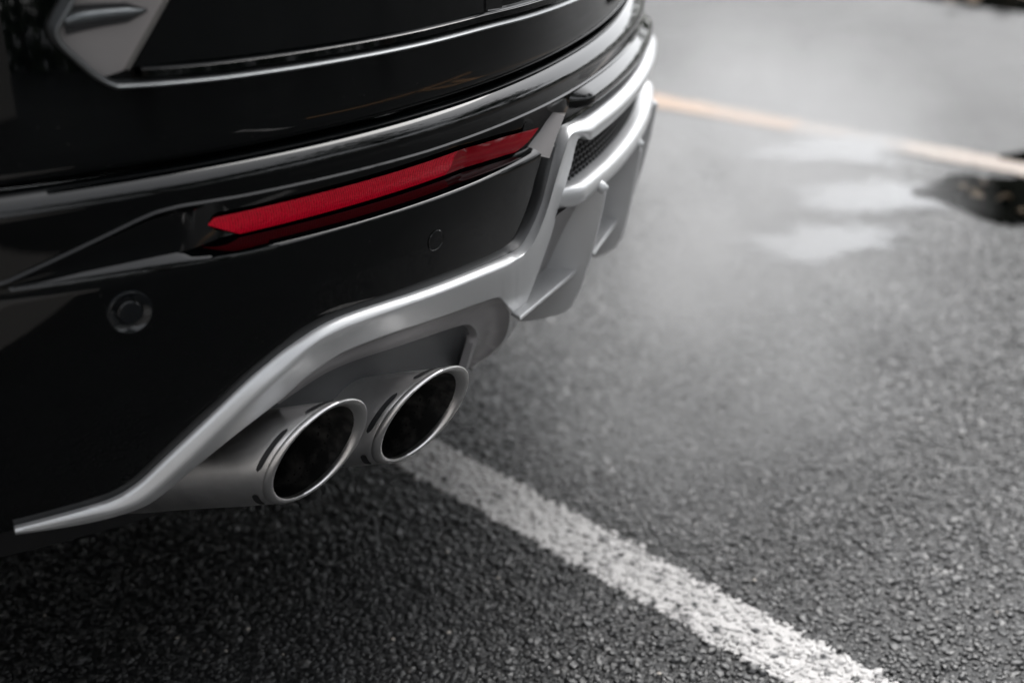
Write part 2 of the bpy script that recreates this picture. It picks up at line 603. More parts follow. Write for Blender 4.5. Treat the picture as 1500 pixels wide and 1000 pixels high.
s_r = np.arange(-1.15, 1.1501, .006)                      # rear, fine
s_side = np.r_[np.arange(1.15, 5.4, .04), 5.4]
S_all = np.r_[-s_side[::-1][:-1], s_r, s_side[1:]]

def smooth01(x):
    x = np.clip(x, 0, 1)
    return x * x * (3 - 2 * x)

# upper body and tailgate skin
rows = []
for z, o in [(1.08, -.095), (1.02, -.070), (.94, -.050), (.86, -.038), (.80, -.031), (.76, -.027), (.73, -.0245), (.71, -.0230), (.69, -.0218), (.675, -.0210), (.658, -.020), (.6515, -.0205), (.6490, -.0218), (.6475, -.0245), (.6470, -.035)]:
    rows.append(P3(S_all, z, o))
part('tailgate', grid(rows), 'paint')

# U: lower border of the painted bumper as (s, z), read along the silver trim
A_px = [(22, 774), (72, 761), (126, 746), (168, 732), (204, 710), (249, 668), (300, 620), (360, 563), (402, 527), (438, 500), (480, 474), (533, 453), (633, 420), (700, 394), (722, 385), (732, 381), (741, 377), (748, 373), (753, 371), (758, 368), (766, 361), (774, 350), (785, 329), (797, 299), (806, 265), (819, 213), (828, 190)]
_u = []
for q in A_px:
    o_ = -.01
    for _ in range(4):
        h_ = hit(*q, o_)
        o_ = float(oL(h_[1]))
    _u.append(h_)
_u = sorted(_u)
US = np.array([0, .195, .245] + [q[0] for q in _u if q[0] > .25] + [.98, 1.15])
UZ = np.array([.577, .580, .580] + [q[1] for q in _u if q[0] > .25] + [.345, .335])
a = np.abs(s_r)
zb = np.interp(a, US, UZ) - .004
zQ = np.interp(a, [0, .3, .7, .8, .9, 1.15], [.562, .564, .566, .570, .574, .576])
zN = np.interp(a, [0, .5, .70, .755, .775, .79, .895, .91, 1.15], [.612, .611, .6135, .6155, .614, .6105, .5785, .5765, .578])
zN = np.maximum(zN, zQ + .002)
dp = np.interp(a, [0, .250, .345, .42, .708, .750, .90, 1.15], [.002, .002, .016, .028, .028, .008, .001, .001])
zQ = np.where(a < .262, np.maximum(zQ, zb + .004), zQ)
rows = [P3(s_r, .6440, -.035)]
for z, o in [(.6452, -.0195), (.6450, -.0165), (.6434, -.0125), (.6398, -.0075), (.6358, -.0032), (.6320, -.0006), (.6290, 0), (.6255, -.0012)]:
    rows.append(P3(s_r, z, o))
rows.append(P3(s_r, zN + .0045, -.0024))
rows.append(P3(s_r, zN + .0019, -.0027))
rows.append(P3(s_r, zN + .0004, -.0011))
rows.append(P3(s_r, zN - .0004, -.0012))
for fz, fo in [(.965, .12), (.88, .75), (.80, 1.0), (.30, 1.0), (.14, .93), (.05, .30), (.0, .02)]:
    rows.append(P3(s_r, zQ + fz * (zN - zQ), -.0032 - fo * dp))
for fv in (.02, .06, .2, .4, .6, .8, .93, 1.0):
    z = zQ + fv * (zb - zQ)
    rows.append(P3(s_r, z, oL(z) + (0 if fv < 1 else -.004)))
rows.append(P3(s_r, zb + .004, oL(zb) - .05))
part('bumper', grid(rows), 'paint')

# body sides, with wheel arches
def arch(Y, base):
    z = np.full_like(Y, base)
    for yc in (1.02, 3.78):
        k = np.abs(Y - yc) < .40
        z[k] = np.maximum(z[k], .34 + np.sqrt(.40 ** 2 - (Y[k] - yc) ** 2))
    return z
s_d = np.r_[np.arange(1.149, 5.4, .02), 5.4]
_, Ys = B(s_d)
zl = arch(Ys, .24)
zl = np.minimum(zl, .62)
rows = [P3(s_d, .6440, -.035), P3(s_d, .6450, -.018)]
for fz in np.linspace(0, 1, 9):
    z = .636 + fz * (zl - .636)
    rows.append(P3(s_d, z, -.004 - .03 * fz))
rows.append(P3(s_d, zl, -.12))
bs = part('body_side', grid(rows), 'paint')
mirror_part(bs)
# nose, roof and cabin glass (out of frame, closes the car)
Xe, Ye = B(5.4)
hw = abs(float(Xe)) - .04
part('nose', grid([[(-hw, Ye, z0), (-hw * .8, Ye + .25, z0), (0, Ye + .38, z0), (hw * .8, Ye + .25, z0), (hw, Ye, z0)] for z0 in (.28, .5, .8, .95)] + [[(-hw, Ye - .1, 1.02), (-hw * .8, Ye - .1, 1.05), (0, Ye - .1, 1.08), (hw * .8, Ye - .1, 1.05), (hw, Ye - .1, 1.02)]]), 'paint')
sc_ = np.linspace(-3.6, 3.6, 260)
inset = lambda k: -.13 - k * np.where(np.abs(sc_) < 1.0, .42, np.interp(np.abs(sc_), [1.0, 1.6], [.42, .17]))
cab = [P3(sc_, 1.08, inset(0)), P3(sc_, 1.30, inset(.42)), P3(sc_, 1.55, inset(.95))]
part('cabin_glass', grid(cab), 'glass')
rf = [P3(sc_, 1.55, inset(.95)), P3(sc_, 1.62, inset(1.0)), P3(sc_, 1.66, inset(1.25))]
mid = rf[-1].copy(); mid[:, 0] *= .02; mid[:, 2] = 1.70
part('roof', grid(rf + [mid]), 'paint')
hood = [P3(s_d[-80:], 1.08, -.13), np.c_[np.zeros(80), B(s_d[-80:])[1], np.full(80, 1.10)]]
hd = part('hood', grid(hood), 'paint')
mirror_part(hd)
# underbody and the black liner behind the trim
ub = np.linspace(-5.2, 5.2, 300)
lo = P3(ub, .215, -.22)
up = P3(ub, .62, -.13)
ctr = lo.copy(); ctr[:, 0] *= .01
part('underbody', grid([up, lo, ctr]), 'plastic')
# wheels
def lathe(prof, n, c, ax='x'):
    v, f = [], []
    for i in range(n):
        t = 2 * math.pi * i / n
        for r, h in prof:
            v.append((c[0] + h, c[1] + r * math.cos(t), c[2] + r * math.sin(t)))
    k = len(prof)
    for i in range(n):
        for j in range(k - 1):
            a0, b0 = i * k + j, ((i + 1) % n) * k + j
            f.append((a0, b0, b0 + 1, a0 + 1))
    return np.array(v), f
for sx in (-1, 1):
    for yc in (1.02, 3.78):
        w = part('wheel', lathe([(.0, -.05 * -sx), (.23, -.07 * -sx), (.24, -.10 * -sx), (.24, .10 * -sx)], 40, (sx * .80, yc, .36)), 'chrome')
        t = build('tyre', *lathe([(.24, -.11), (.33, -.12), (.355, -.10), (.36, 0), (.355, .10), (.33, .12), (.24, .11)], 48, (sx * .80, yc, .36)), M['rubber'], w)

# ------------------------------------------------------------------ lamp housing on the tailgate
def szpath(L, o):
    return np.array([hit(x, y, o) for x, y in L])
OUT = szpath([(128, -60), (100, 0), (84, 28), (77, 47), (86, 67), (112, 92), (140, 116), (163, 128), (187, 130), (300, 121), (400, 108), (499, 92)], -.0135)
extra = np.array([(.50, .7043), (.40, .7035), (.31, .7005), (.17, .6975), (0.0, .695)])
OUT = catmull(np.vstack([OUT, extra]), 8)
def sweep(path, prof, sgn=1):
    d = np.gradient(path, axis=0)
    d /= np.linalg.norm(d, axis=1)[:, None] + 1e-9
    n = np.stack([d[:, 1], -d[:, 0]], 1) * sgn      # s grows to the left of the picture
    return [P3(path[:, 0] + n[:, 0] * e, path[:, 1] + n[:, 1] * e, o) for e, o in prof]
# inside of the frame lies up and towards the centre of the car
SG = 1
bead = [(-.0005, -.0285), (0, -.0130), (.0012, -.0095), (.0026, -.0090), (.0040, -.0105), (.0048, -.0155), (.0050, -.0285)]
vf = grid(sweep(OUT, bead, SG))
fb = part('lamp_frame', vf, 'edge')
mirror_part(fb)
LOW = OUT[OUT[:, 0] < .772]
LOW = LOW[LOW[:, 1] < .725]
band = [(.0068, -.0285), (.0069, -.0165), (.0080, -.0140), (.0135, -.0145), (.0150, -.0165), (.0156, -.0205), (.0156, -.0305)]
lb = part('lower_band', grid(sweep(LOW, band, SG)), 'gloss')
mirror_part(lb)
# satin grey panel, rib and bar
def strip_px(Lp, Rp, oa, ob, k=6, n=10, bow=0.):
    A_ = catmull([P3(*hit(x, y, oa), oa) for x, y in Lp], k)
    B_ = catmull([P3(*hit(x, y, ob), ob) for x, y in Rp], k)
    out = []
    for i in range(n + 1):
        t = i / n
        q = A_ * (1 - t) + B_ * t
        out.append(q)
    return out
LP = [(150, -60), (108, 0), (92, 30), (86, 48), (95, 66), (118, 90), (140, 108), (156, 112)]
RPx = [(275, -60), (240, 0), (230, 17), (222, 32), (213, 47), (203, 65), (192, 85), (182, 103)]
pn = part('housing_panel', grid(strip_px(LP, RPx, -.0185, -.0185)), 'satin')
pn['label'] = 'satin grey panel of the lamp housing'
mirror_part(pn)
ribL = catmull([P3(*hit(x, y, -.0165), -.0165) for x, y in [(94, 32), (120, 27), (150, 23), (180, 20), (216, 16)]], 8)
wid = np.interp(np.linspace(0, 1, len(ribL)), [0, .1, .8, 1], [.0052, .0056, .0044, .0008])
rr = []
for th in np.linspace(-.5, math.pi + .2, 12):
    nn = np.array([normal(.77)] * len(ribL))
    rr.append(ribL + np.array([0, 0, 1.]) * (wid * math.cos(th))[:, None] + nn * (wid * math.sin(th) * 1.1 - .0025)[:, None])
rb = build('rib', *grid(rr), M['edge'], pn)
wd2 = np.interp(np.linspace(0, 1, len(ribL)), [0, .1, .8, 1], [.0105, .0105, .0075, .001])
nn = np.array([normal(.80)] * len(ribL))
build('rib_shadow', *grid([ribL - nn * .0014 + np.array([0, 0, 1.]) * (wd2 * k)[:, None] for k in (-1, 0, 1)]), M['plastic'], pn)  # flat black strip stands for the shadow around the rib
bar = strip_px([(274, -60), (240, 0), (214, 45), (182, 101)], [(284, -60), (248, 0), (222, 46), (189, 103)], -.0135, -.0135)
bback = strip_px([(284, -60), (248, 0), (222, 46), (189, 103)], [(285, -60), (249, 0), (223, 46), (190, 103)], -.0135, -.0285, n=2)
bfr = strip_px([(272, -60), (238, 0), (212, 45), (180, 101)], [(274, -60), (240, 0), (214, 45), (182, 101)], -.0285, -.0135, n=2)
br = part('housing_bar', join(grid(bfr), grid(bar), grid(bback)), 'chrome')
mirror_part(br)
# gloss black panel between the bar and the lamp
gp = []
for i in range(13):
    t = i / 12
    lft = hit(190 + 95 * t, 103 - 163 * t, -.0190)
    ss = lft[0] + (.36 - lft[0]) * np.linspace(0, 1, 50)
    zlow = np.interp(ss, [0, .35, .5, .7, .77], [.704, .7135, .720, .7255, .7275])
    zlow += lft[1] - zlow[0] if i else 0
    gp.append(P3(ss, zlow, -.0190))
gpn = part('garnish_panel', grid(gp), 'gloss')
mirror_part(gpn)
# lamp with bezel, partly in view at the top
tl = lambda ss: (ss - .385) * .087
_ls = np.linspace(.383, .19, 20)
lz = [P3(_ls, z + tl(_ls), -.0245) for z in (.7205, .735, .765, .795)]
lm = part('reverse_lamp', grid(lz), 'lens')
bz0 = np.array([(.392, .7145), (.18, .7145), (.18, .80), (.392, .80), (.392, .7145)])
bzp = np.vstack([np.linspace(bz0[i], bz0[i + 1], 14)[:-1] for i in range(4)] + [bz0[:1]])
def inset_path(p, e):
    a_ = np.clip(p[:, 0], .18 + e, .392 - e)
    return a_, np.clip(p[:, 1], .7145 + e, .80 - e) + tl(a_)
brs = [P3(*inset_path(bzp, e), o) for e, o in [(0, -.0305), (.0, -.0190), (.0015, -.0175), (.0045, -.0175), (.006, -.0200), (.0065, -.0260)]]
build('bezel', *grid(brs), M['gloss'], lm)
mirror_part(lm)
# small retaining clip on the gap
c0 = P3(*hit(728, 136, -.016), -.016)
th = np.linspace(0, 2 * np.pi, 15)[:-1]
cl = [[c0 + np.array([r * math.cos(t), -h, r * math.sin(t)]) for t in np.r_[th, th[:1]]] for r, h in ((.0030, -.004), (.0030, .001), (.0022, .0022), (.0001, .0024))]
part('clip', grid(cl), 'plastic')

# ------------------------------------------------------------------ red reflector in its pocket
nz = 9
def refl_rows(u0, u1, n=60):
    out = []
    for i in range(nz):
        t = i / (nz - 1)
        z = .5735 + t * .0190
        sl_ = np.interp(t, [0, .75, 1], [.694, .724, .717])
        sr_ = np.interp(t, [0, .3, 1], [.345, .330, .306])
        ss = sl_ + (sr_ - sl_) * np.linspace(u0, u1, n)
        out.append(P3(ss, z + np.interp(ss, [.30, .36, .6], [-.004, -.001, 0]), -.0032 - np.interp(ss, [.250, .345, .42, .708], [.002, .016, .028, .028]) + .0075 - .0015 * (2 * t - 1) ** 2))
    return out
rl = part('reflector', grid(refl_rows(0, .70, 110)), 'red')
rl['label'] = 'ribbed red reflector strip'
mirror_part(rl)
r2 = part('red_lamp_lens', grid(refl_rows(.70, 1.0, 40)), 'redlens')
mirror_part(r2)
# end wall of the pocket
ec = [[P3(*hit(x, y, o), o) for x, y, o in row] for row in
      [[(764, 222, -.0165), (784, 227, -.006), (805, 232, .004)], [(784, 192, -.0155), (800, 196, -.006), (815, 201, .004)], [(802, 163, -.0145), (814, 166, -.005), (827, 170, .004)], [(803, 160, -.026), (816, 162, -.016), (829, 165, -.006)]]]
e1 = part('pocket_end', grid(ec), 'satin')  # grey colour stands for sky mirrored in a gloss black wall
mirror_part(e1)
# lip that steps out above the silver bar
sl_ = np.linspace(-.258, .258, 90)
tap = smooth01((.258 - np.abs(sl_)) / .055)
lipo = [(.6135, -.006), (.6090, -.0005), (.6050, .006), (.6015, .0098), (.5985, .0110), (.5945, .0112), (.5915, .0095), (.5900, .004), (.5895, -.02)]
part('step_lip', grid([P3(sl_, z, -.014 + (o + .014) * tap) for z, o in lipo]), 'gloss')

# ------------------------------------------------------------------ parking sensors
def disc(px0, py0, prof, n, do=0.):
    o = -.008
    for _ in range(4):
        s, z = hit(px0, py0, o)
        o = float(oL(z))
    c = P3(s, z, o)
    lean = math.atan2(oL(z + .005) - oL(z - .005), .01)
    nn = normal(s) * math.cos(lean) + np.array([0, 0, -math.sin(lean)])
    t1 = np.cross([0, 0, 1.], nn); t1 /= np.linalg.norm(t1)
    t2 = np.cross(nn, t1)
    out = []
    for r, h in prof:
        out.append([c + t1 * r * math.cos(t) + t2 * r * math.sin(t) + nn * h for t in np.linspace(0, 2 * np.pi, n + 1)])
    return grid(out)
sn = part('parking_sensor', disc(190, 457, [(.0102, -.004), (.0101, .0018), (.0094, .0024), (.005, .0026), (.0001, .0026)], 40), 'sensor')
rg = build('ring', *disc(190, 457, [(.0190, -.004), (.0188, .0012), (.0180, .0026), (.0171, .0027), (.0160, .0018), (.0135, .0004), (.0112, -.0002), (.0108, -.002)], 56), M['sensor'], sn)
mirror_part(sn)
s2 = part('parking_sensor', disc(638, 352, [(.0106, -.003), (.0105, .0007), (.0100, .0012), (.0096, .0010), (.0094, .0006), (.005, .0007), (.0001, .0007)], 40), 'paint')
mirror_part(s2)

# ------------------------------------------------------------------ silver trim
C_px = [(22, 779), (73, 770), (130, 757), (177, 746), (216, 727), (270, 680), (325, 628), (385, 572), (430, 533), (462, 503), (497, 484), (545, 466), (643, 431), (708, 405), (730, 396), (739, 392), (748, 387), (755, 382), (760, 379), (765, 375), (773, 367), (783, 353), (795, 326), (805, 297), (814, 265), (828, 220), (838, 197)]
V_px = [(23, 783), (74, 776), (132, 766), (186, 752), (228, 733), (290, 682), (345, 638), (410, 588), (450, 553), (490, 525), (515, 512), (562, 494), (655, 462), (715, 441), (733, 437), (741, 447), (748, 456), (754, 463), (759, 469), (767, 456), (783, 417), (803, 361), (812, 333), (818, 308), (827, 279), (838, 242), (848, 204)]
nk = len(A_px)
dA, dC, dV = .003, .012, .005
barS = np.array([.205, .15, .10, .05, 0.0])
pA = np.vstack([pts(A_px, dA), P3(np.r_[.244, barS], np.r_[.5795, np.full(5, .5795)], .006)])
dCl = np.full(nk, dC); dCl[:5] = [.004, .0055, .007, .009, .011]
pC = np.vstack([np.array([pt(x, y, d) for (x, y), d in zip(C_px, dCl)]), P3(np.r_[.232, barS], np.r_[.5690, np.full(5, .5690)], .017)])
dVl = np.full(nk, dV); dVl[15:20] = [.005, .005, .004, .004, .004]
dVl[:4] = [.003, .0035, .004, .0045]
pV = np.vstack([np.array([pt(x, y, d) for (x, y), d in zip(V_px, dVl)]), P3(np.r_[.218, barS], np.r_[.5560, np.full(5, .5545)], .012)])
cA, cC, cV = catmull(pA, 6), catmull(pC, 6), catmull(pV, 6)
def inward(P):
    P = np.atleast_2d(P)
    k = [int(np.argmin((BX[:900] + abs(q[0]) * 1.0) ** 2 + (BY[:900] - q[1]) ** 2)) for q in P]
    return np.array([-normal(SS[i]) for i in k])
def lerp(a, b, t): return a * (1 - t) + b * t
inn = inward(cC)
bulge = -inn
rowsS = [cA + inn * .03, cA + inn * .004, cA + bulge * .0008, lerp(cA, cC, .25) + bulge * .0012, lerp(cA, cC, .6) + bulge * .0018, lerp(cA, cC, .88) + bulge * .0010, cC, lerp(cC, cV, .10) + bulge * .0006, lerp(cC, cV, .3) + bulge * .0006, lerp(cC, cV, .6), lerp(cC, cV, .9), lerp(cC, cV, .985) + inn * .0006, cV + inn * .002, cV + inn * .02]
gv, gf = grid(rowsS)
ncol = len(cA)
gf.append(tuple(i * ncol for i in range(len(rowsS))))
tr = part('silver_trim', (gv, gf), 'silver', angle=60)
tr['label'] = 'satin silver trim arching over the exhaust tips'
mirror_part(tr)

# leg below the corner of the trim
Lp = [(732, 438), (741, 445), (747, 459), (746, 478), (738, 500), (716, 522), (689, 539)]
Rp = [(735, 439), (748, 455), (760, 469), (757, 477), (749, 489), (733, 508), (692, 542)]
lo_ = [.0055, .0050, .003, -.001, -.010, -.024, -.040]
gL = catmull(np.array([pt(x, y, d) for (x, y), d in zip(Lp, lo_)]), 6)
gR = catmull(np.array([pt(x, y, d) for (x, y), d in zip(Rp, lo_)]), 6)
inn = inward(gR)
bulge = -inn
lg = part('trim_leg', grid([gL + inn * .01, gL + inn * .0008, lerp(gL, gR, .06), lerp(gL, gR, .5) + bulge * .001, lerp(gL, gR, .94), gR + inn * .0015, gR + inn * .03]), 'silver', angle=60)
mirror_part(lg)
# recess above the exhaust tips
R0 = np.vstack([cV[6 * 7:6 * 14], gL[2:]])
R0 = R0[np.linspace(0, len(R0) - 1, 90).round().astype(int)]
R1p = [(408, 592), (462, 556), (490, 541), (525, 527), (575, 511), (640, 489), (678, 477), (690, 480), (696, 488), (697, 502), (686, 540)]
R1 = catmull(np.array([P3(*hit(x, y, -.045), -.045) for x, y in R1p]), 12)
R1 = R1[np.linspace(0, len(R1) - 1, 90).round().astype(int)]
R2p = [(400, 640), (450, 622), (480, 612), (520, 602), (570, 590), (630, 572), (655, 562), (668, 556), (676, 552), (680, 549), (682, 546)]
R2 = catmull(np.array([P3(*hit(x, y, -.075), -.075) for x, y in R2p]), 12)
R2 = R2[np.linspace(0, len(R2) - 1, 90).round().astype(int)]
inn = inward(R0)
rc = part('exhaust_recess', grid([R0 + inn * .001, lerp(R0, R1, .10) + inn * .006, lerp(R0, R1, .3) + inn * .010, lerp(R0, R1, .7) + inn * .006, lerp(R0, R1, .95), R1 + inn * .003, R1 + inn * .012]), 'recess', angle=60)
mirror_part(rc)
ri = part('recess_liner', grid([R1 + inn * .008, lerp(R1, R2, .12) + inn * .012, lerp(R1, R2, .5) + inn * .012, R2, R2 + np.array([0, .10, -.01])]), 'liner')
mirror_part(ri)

# ------------------------------------------------------------------ grille and diffuser in the middle
sb = np.linspace(-.276, .276, 120)
lbp = [(.5130, -.022), (.5120, .004), (.5095, .0125), (.5050, .0150), (.4980, .0150), (.4915, .0130), (.4880, .0090), (.4868, .002), (.4868, -.03)]
part('lower_bar', grid([P3(sb, z, o - .018 * (1 - smooth01((.270 - np.abs(sb)) / .035))) for z, o in lbp]), 'silver', angle=60)
part('grille_back', grid([P3(np.linspace(-.27, .27, 40), z, -.022) for z in (.50, .53, .57)]), 'plastic')
hv, hf = [], []
cell = .0115
def bar_seg(s0, z0, s1, z1, w=.0013):
    d = np.array([s1 - s0, z1 - z0]); d /= np.linalg.norm(d)
    q = np.array([-d[1], d[0]]) * w
    base = len(hv)
    for (s_, z_) in ((s0, z0), (s1, z1)):
        for e, o in ((-1, -.018), (-.7, -.005), (.7, -.005), (1, -.018)):
            hv.append(P3(s_ + q[0] * e, z_ + q[1] * e, o))
    for k in range(3):
        hf.append((base + k, base + k + 1, base + 5 + k, base + 4 + k))
for i in range(-24, 25):
    for j in range(0, 7):
        cs = i * cell + (.5 * cell if j % 2 else 0)
        czz = .508 + j * cell * .62
        if abs(cs) > .258 or czz > .566 or abs(cs) > .272 - (czz - .50) * .9:
            continue
        h_ = cell * .40
        P0 = (cs, czz + h_ * .9); P1 = (cs + cell / 2, czz + h_ * .4); P2 = (cs + cell / 2, czz - h_ * .4); P5 = (cs - cell / 2, czz + h_ * .4)
        bar_seg(*P0, *P1); bar_seg(*P1, *P2); bar_seg(*P0, *P5)
part('grille_mesh', (np.array(hv), hf), 'plastic', smooth=False)

# sloping diffuser panel below the bar
dz = np.linspace(0, 1, 10)
rows = []
for t in dz:
    z = .488 - .118 * t
    smx = np.interp(z, [.36, .396, .425, .458, .491], [.36, .352, .322, .293, .270])
    rows.append(P3(np.linspace(-smx, smx, 60), z, .001 - .055 * t ** .8))
rows.append(rows[-1] + np.array([0, .25, -.03]))
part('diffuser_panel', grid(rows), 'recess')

def fin(X, outline, shelf, knob, tw=.007):
    poly = [hitX(x, y, X) for x, y in outline]
    poly += [poly[-1] + np.array([0, .05, .01]), poly[0] + np.array([0, .04, 0])]
    o = part('diffuser_fin', prism(poly, (1, 0, 0), tw), 'silver', smooth=False)
    bv = o.modifiers.new('bevel', 'BEVEL'); bv.width = .0018; bv.segments = 3
    # rounded knob on the upper edge
    k0, k1 = hitX(*knob[0], X), hitX(*knob[1], X)
    d = k1 - k0; L = np.linalg.norm(d); d /= L
    e2 = np.cross([1., 0, 0], d)
    rws = []
    for t, r in ((-.30, .0005), (-.25, .0045), (-.1, .0062), (.5, .0066), (.9, .0062), (1.05, .0045), (1.1, .0005)):
        rws.append([k0 + d * L * t + r * (np.array([1., 0, 0]) * math.cos(a_) + e2 * math.sin(a_)) for a_ in np.linspace(0, 2 * np.pi, 15)])
    kb = build('fin_tip', *grid(rws), M['silver'], o)
    # horizontal shelf running from the fin outward
    tip = hitX(*shelf[0], X); inner = hitX(*shelf[1], X)
    zz = float(tip[2])
    q = gnd(*shelf[2], zz)
    poly = [tip, (q[0], q[1], zz), (q[0] + .03, q[1] + .03, zz), (X, inner[1] + .04, zz), (X, inner[1], zz)]
    sh = build('shelf', *prism(poly, (0, 0, 1), .005), M['silver'], o, smooth=False)
    bv = sh.modifiers.new('bevel', 'BEVEL'); bv.width = .0018; bv.segments = 3
    return o, kb, sh
f1 = fin(-.185, [(868, 272), (888, 281), (878, 330), (865, 381), (852, 420), (839, 447), (829, 456), (819, 460), (790, 467), (766, 470)], [(846, 397), (815, 392), (762, 468)], [(873, 268), (887, 279)])
fin(.0, [(924, 208), (940, 219), (934, 252), (928, 282), (920, 318), (912, 348), (902, 362), (888, 371), (872, 377)], [(906, 323), (886, 318), (870, 373)], [(928, 205), (939, 215)])
fm = mirror_part(f1[0])
m_ = fm.modifiers.new('bevel', 'BEVEL'); m_.width = .0018; m_.segments = 3
for ch in f1[1:]:
    c = mirrored(ch); c.parent = fm
    if ch.name.startswith('shelf'):
        m_ = c.modifiers.new('bevel', 'BEVEL'); m_.width = .0018; m_.segments = 3

# ------------------------------------------------------------------ exhaust tips
def exhaust(c, r, k1, k2, psi, eps, flip=1):
    c = np.asarray(c, float)
    psi, eps = math.radians(psi), math.radians(eps)
    ax = np.array([-math.sin(psi) * math.cos(eps), -math.cos(psi) * math.cos(eps), math.sin(eps)])
    e1_ = np.cross([0, 0, 1.], ax); e1_ /= np.linalg.norm(e1_)
    e2_ = np.cross(ax, e1_)
    n = 96
    th = np.linspace(0, 2 * np.pi, n + 1)
    def ring(rad, back, follow=1.0):
        R = c + rad * (np.cos(th)[:, None] * e1_ + np.sin(th)[:, None] * e2_)
        return R + ((np.cos(th) * k1 + np.sin(th) * k2) * follow * rad / r - back)[:, None] * ax
    fx = np.array([-1., 1, 1]) if flip < 0 else np.ones(3)
    def out(name, prof, m, parent, ang=38):
        v, f = grid([ring(*q) for q in prof])
        return part(name, (v * fx, f), m, parent, angle=ang)
    body = out('exhaust_tip', [(r * .97, .0085), (r * .975, .0095), (r * .985, .0125), (r * .985, .030, .95), (r * .985, .06, .7), (r * .975, .10, .35), (r * .96, .15, .1), (r * .94, .34, 0)], 'steel', None)
    def sub(name, prof, m):
        v, f = grid([ring(*q) for q in prof])
        return build(name, v * fx, f, M[m], body, True, 50)
    sub('rim', [(r * .972, .0090), (r * .990, .0080), (r * 1.0, .0060), (r * 1.0, .0030), (r * .985, .0006), (r * .962, -.0006), (r * .930, -.0004), (r * .900, .0008), (r * .878, .0032), (r * .868, .0065), (r * .868, .0095)], 'rim')
    sub('inner_lip', [(r * .868, .0090), (r * .868, .013, .97), (r * .868, .017, .95)], 'soot')
    sub('liner', [(r * .868, .0165, .95), (r * .866, .05, .75), (r * .862, .14, .1), (r * .86, .26, 0), (.001, .262, 0)], 'soot')
    # slots just behind the rim collar
    for a0, half in ((2.62, .42), (3.82, .24), (1.50, .34), (5.2, .30), (.15, .3)):
        tt = np.linspace(-half, half, 17)
        vv = []
        for t in tt:
            k = math.sqrt(max(0, 1 - (abs(t) / half) ** 6)) + .02
            for w in (-1, -.4, .4, 1):
                ang = a0 + t
                rad = r * .985 + .0006
                back = .0180 + w * .0036 * k
                P = c + rad * (math.cos(ang) * e1_ + math.sin(ang) * e2_) + ((math.cos(ang) * k1 + math.sin(ang) * k2) * .985 - back) * ax
                vv.append(P * fx)
        ff = [(i * 4 + k, i * 4 + k + 1, i * 4 + k + 5, i * 4 + k + 4) for i in range(16) for k in range(3)]
        build('slot', np.array(vv), ff, M['plastic'], body)
    # perforations of the liner
    for i, ang in enumerate(np.arange(0, 2 * np.pi, .16)):
        for j, back in enumerate((.034, .046)):
            a_ = ang + .08 * (j % 2)
            fol = .87
            rad = r * .864 - .0006
            P = c + rad * (math.cos(a_) * e1_ + math.sin(a_) * e2_) + ((math.cos(a_) * k1 + math.sin(a_) * k2) * fol * .9 - back) * ax
            tv = -math.sin(a_) * e1_ + math.cos(a_) * e2_
            hole.append(np.array([(P + .0011 * (math.cos(q) * tv + math.sin(q) * ax)) * fx for q in np.linspace(0, 2 * np.pi, 9)[:-1]]))
    hvv = np.vstack(hole); hff = [tuple(range(i * 8, i * 8 + 8)) for i in range(len(hole))]
    ho = build('perforation', hvv, hff, M['black'], body, False)
    ho['kind'] = 'stuff'
    hole.clear()
    return body
hole = []
M['black'] = mat('hole_black', (.001, .001, .001), .9)
for fl in (1, -1):
    t1 = exhaust((-.609, .1767, .3589), .0450, .0247, .0351, 10, 17.5, fl)
    t2 = exhaust((-.4997, .1105, .3504), .0446, .0250, .0354, 10, 17.0, fl)
    if fl > 0:
        t1['label'] = 'outer brushed steel exhaust tip with slots'
        t2['label'] = 'inner brushed steel exhaust tip with sooty rim'

# ------------------------------------------------------------------ trees and hedges added outside the frame to shape reflections
M['bark'] = mat('bark', (.06, .045, .035), .9)
M['foliage'] = mat('foliage', (.035, .055, .022), .7)
def tree(x, y, h, cr, seed, label):
    r = np.random.default_rng(seed)
    t = thing('added_tree', label, 'tree', (x, y, 0), 'trees added for reflections')
    parts_ = []
    def limb(p0, p1, r0, r1):
        p0, p1 = np.asarray(p0, float), np.asarray(p1, float)
        d = (p1 - p0) / np.linalg.norm(p1 - p0)
        e = np.cross(d, [.3, .9, .1]); e /= np.linalg.norm(e)
        g_ = np.cross(d, e)
        parts_.append(grid([[p + rr_ * (e * math.cos(q) + g_ * math.sin(q)) for q in np.linspace(0, 2 * np.pi, 9)] for p, rr_ in ((p0, r0), (lerp(p0, p1, .5) + r.normal(0, .04, 3), (r0 + r1) / 2), (p1, r1))]))
    top = np.array([0, 0, h * .55])
    limb((0, 0, 0), top, .17, .11)
    tips = []
    for i in range(9):
        a_ = r.uniform(0, 6.28)
        q = top + np.array([math.cos(a_) * cr * r.uniform(.4, .8), math.sin(a_) * cr * r.uniform(.4, .8), r.uniform(.1, .42) * h])
        limb(top - np.array([0, 0, r.uniform(0, .8)]), q, .06, .02)
        tips.append(q)
    build('trunk', *join(*parts_), M['bark'], t)
    n = 5200
    cen = np.array(tips)[r.integers(0, len(tips), n)]
    c = cen + r.normal(0, cr * .26, (n, 3)) * np.array([1, 1, .7])
    u = r.normal(size=(n, 3)); u /= np.linalg.norm(u, axis=1)[:, None]
    w = np.cross(u, r.normal(size=(n, 3))); w /= np.linalg.norm(w, axis=1)[:, None]
    L = r.uniform(.07, .14, (n, 1))
    V = np.stack([c - u * L, c + w * L * .5, c + u * L, c - w * L * .5], 1).reshape(-1, 3)
    build('crown', V, np.arange(4 * n).reshape(n, 4), M['foliage'], t, False)
tree(1.2, -7.0, 7.5, 2.8, 11, 'unseen leafy tree added for reflections, the tallest one')
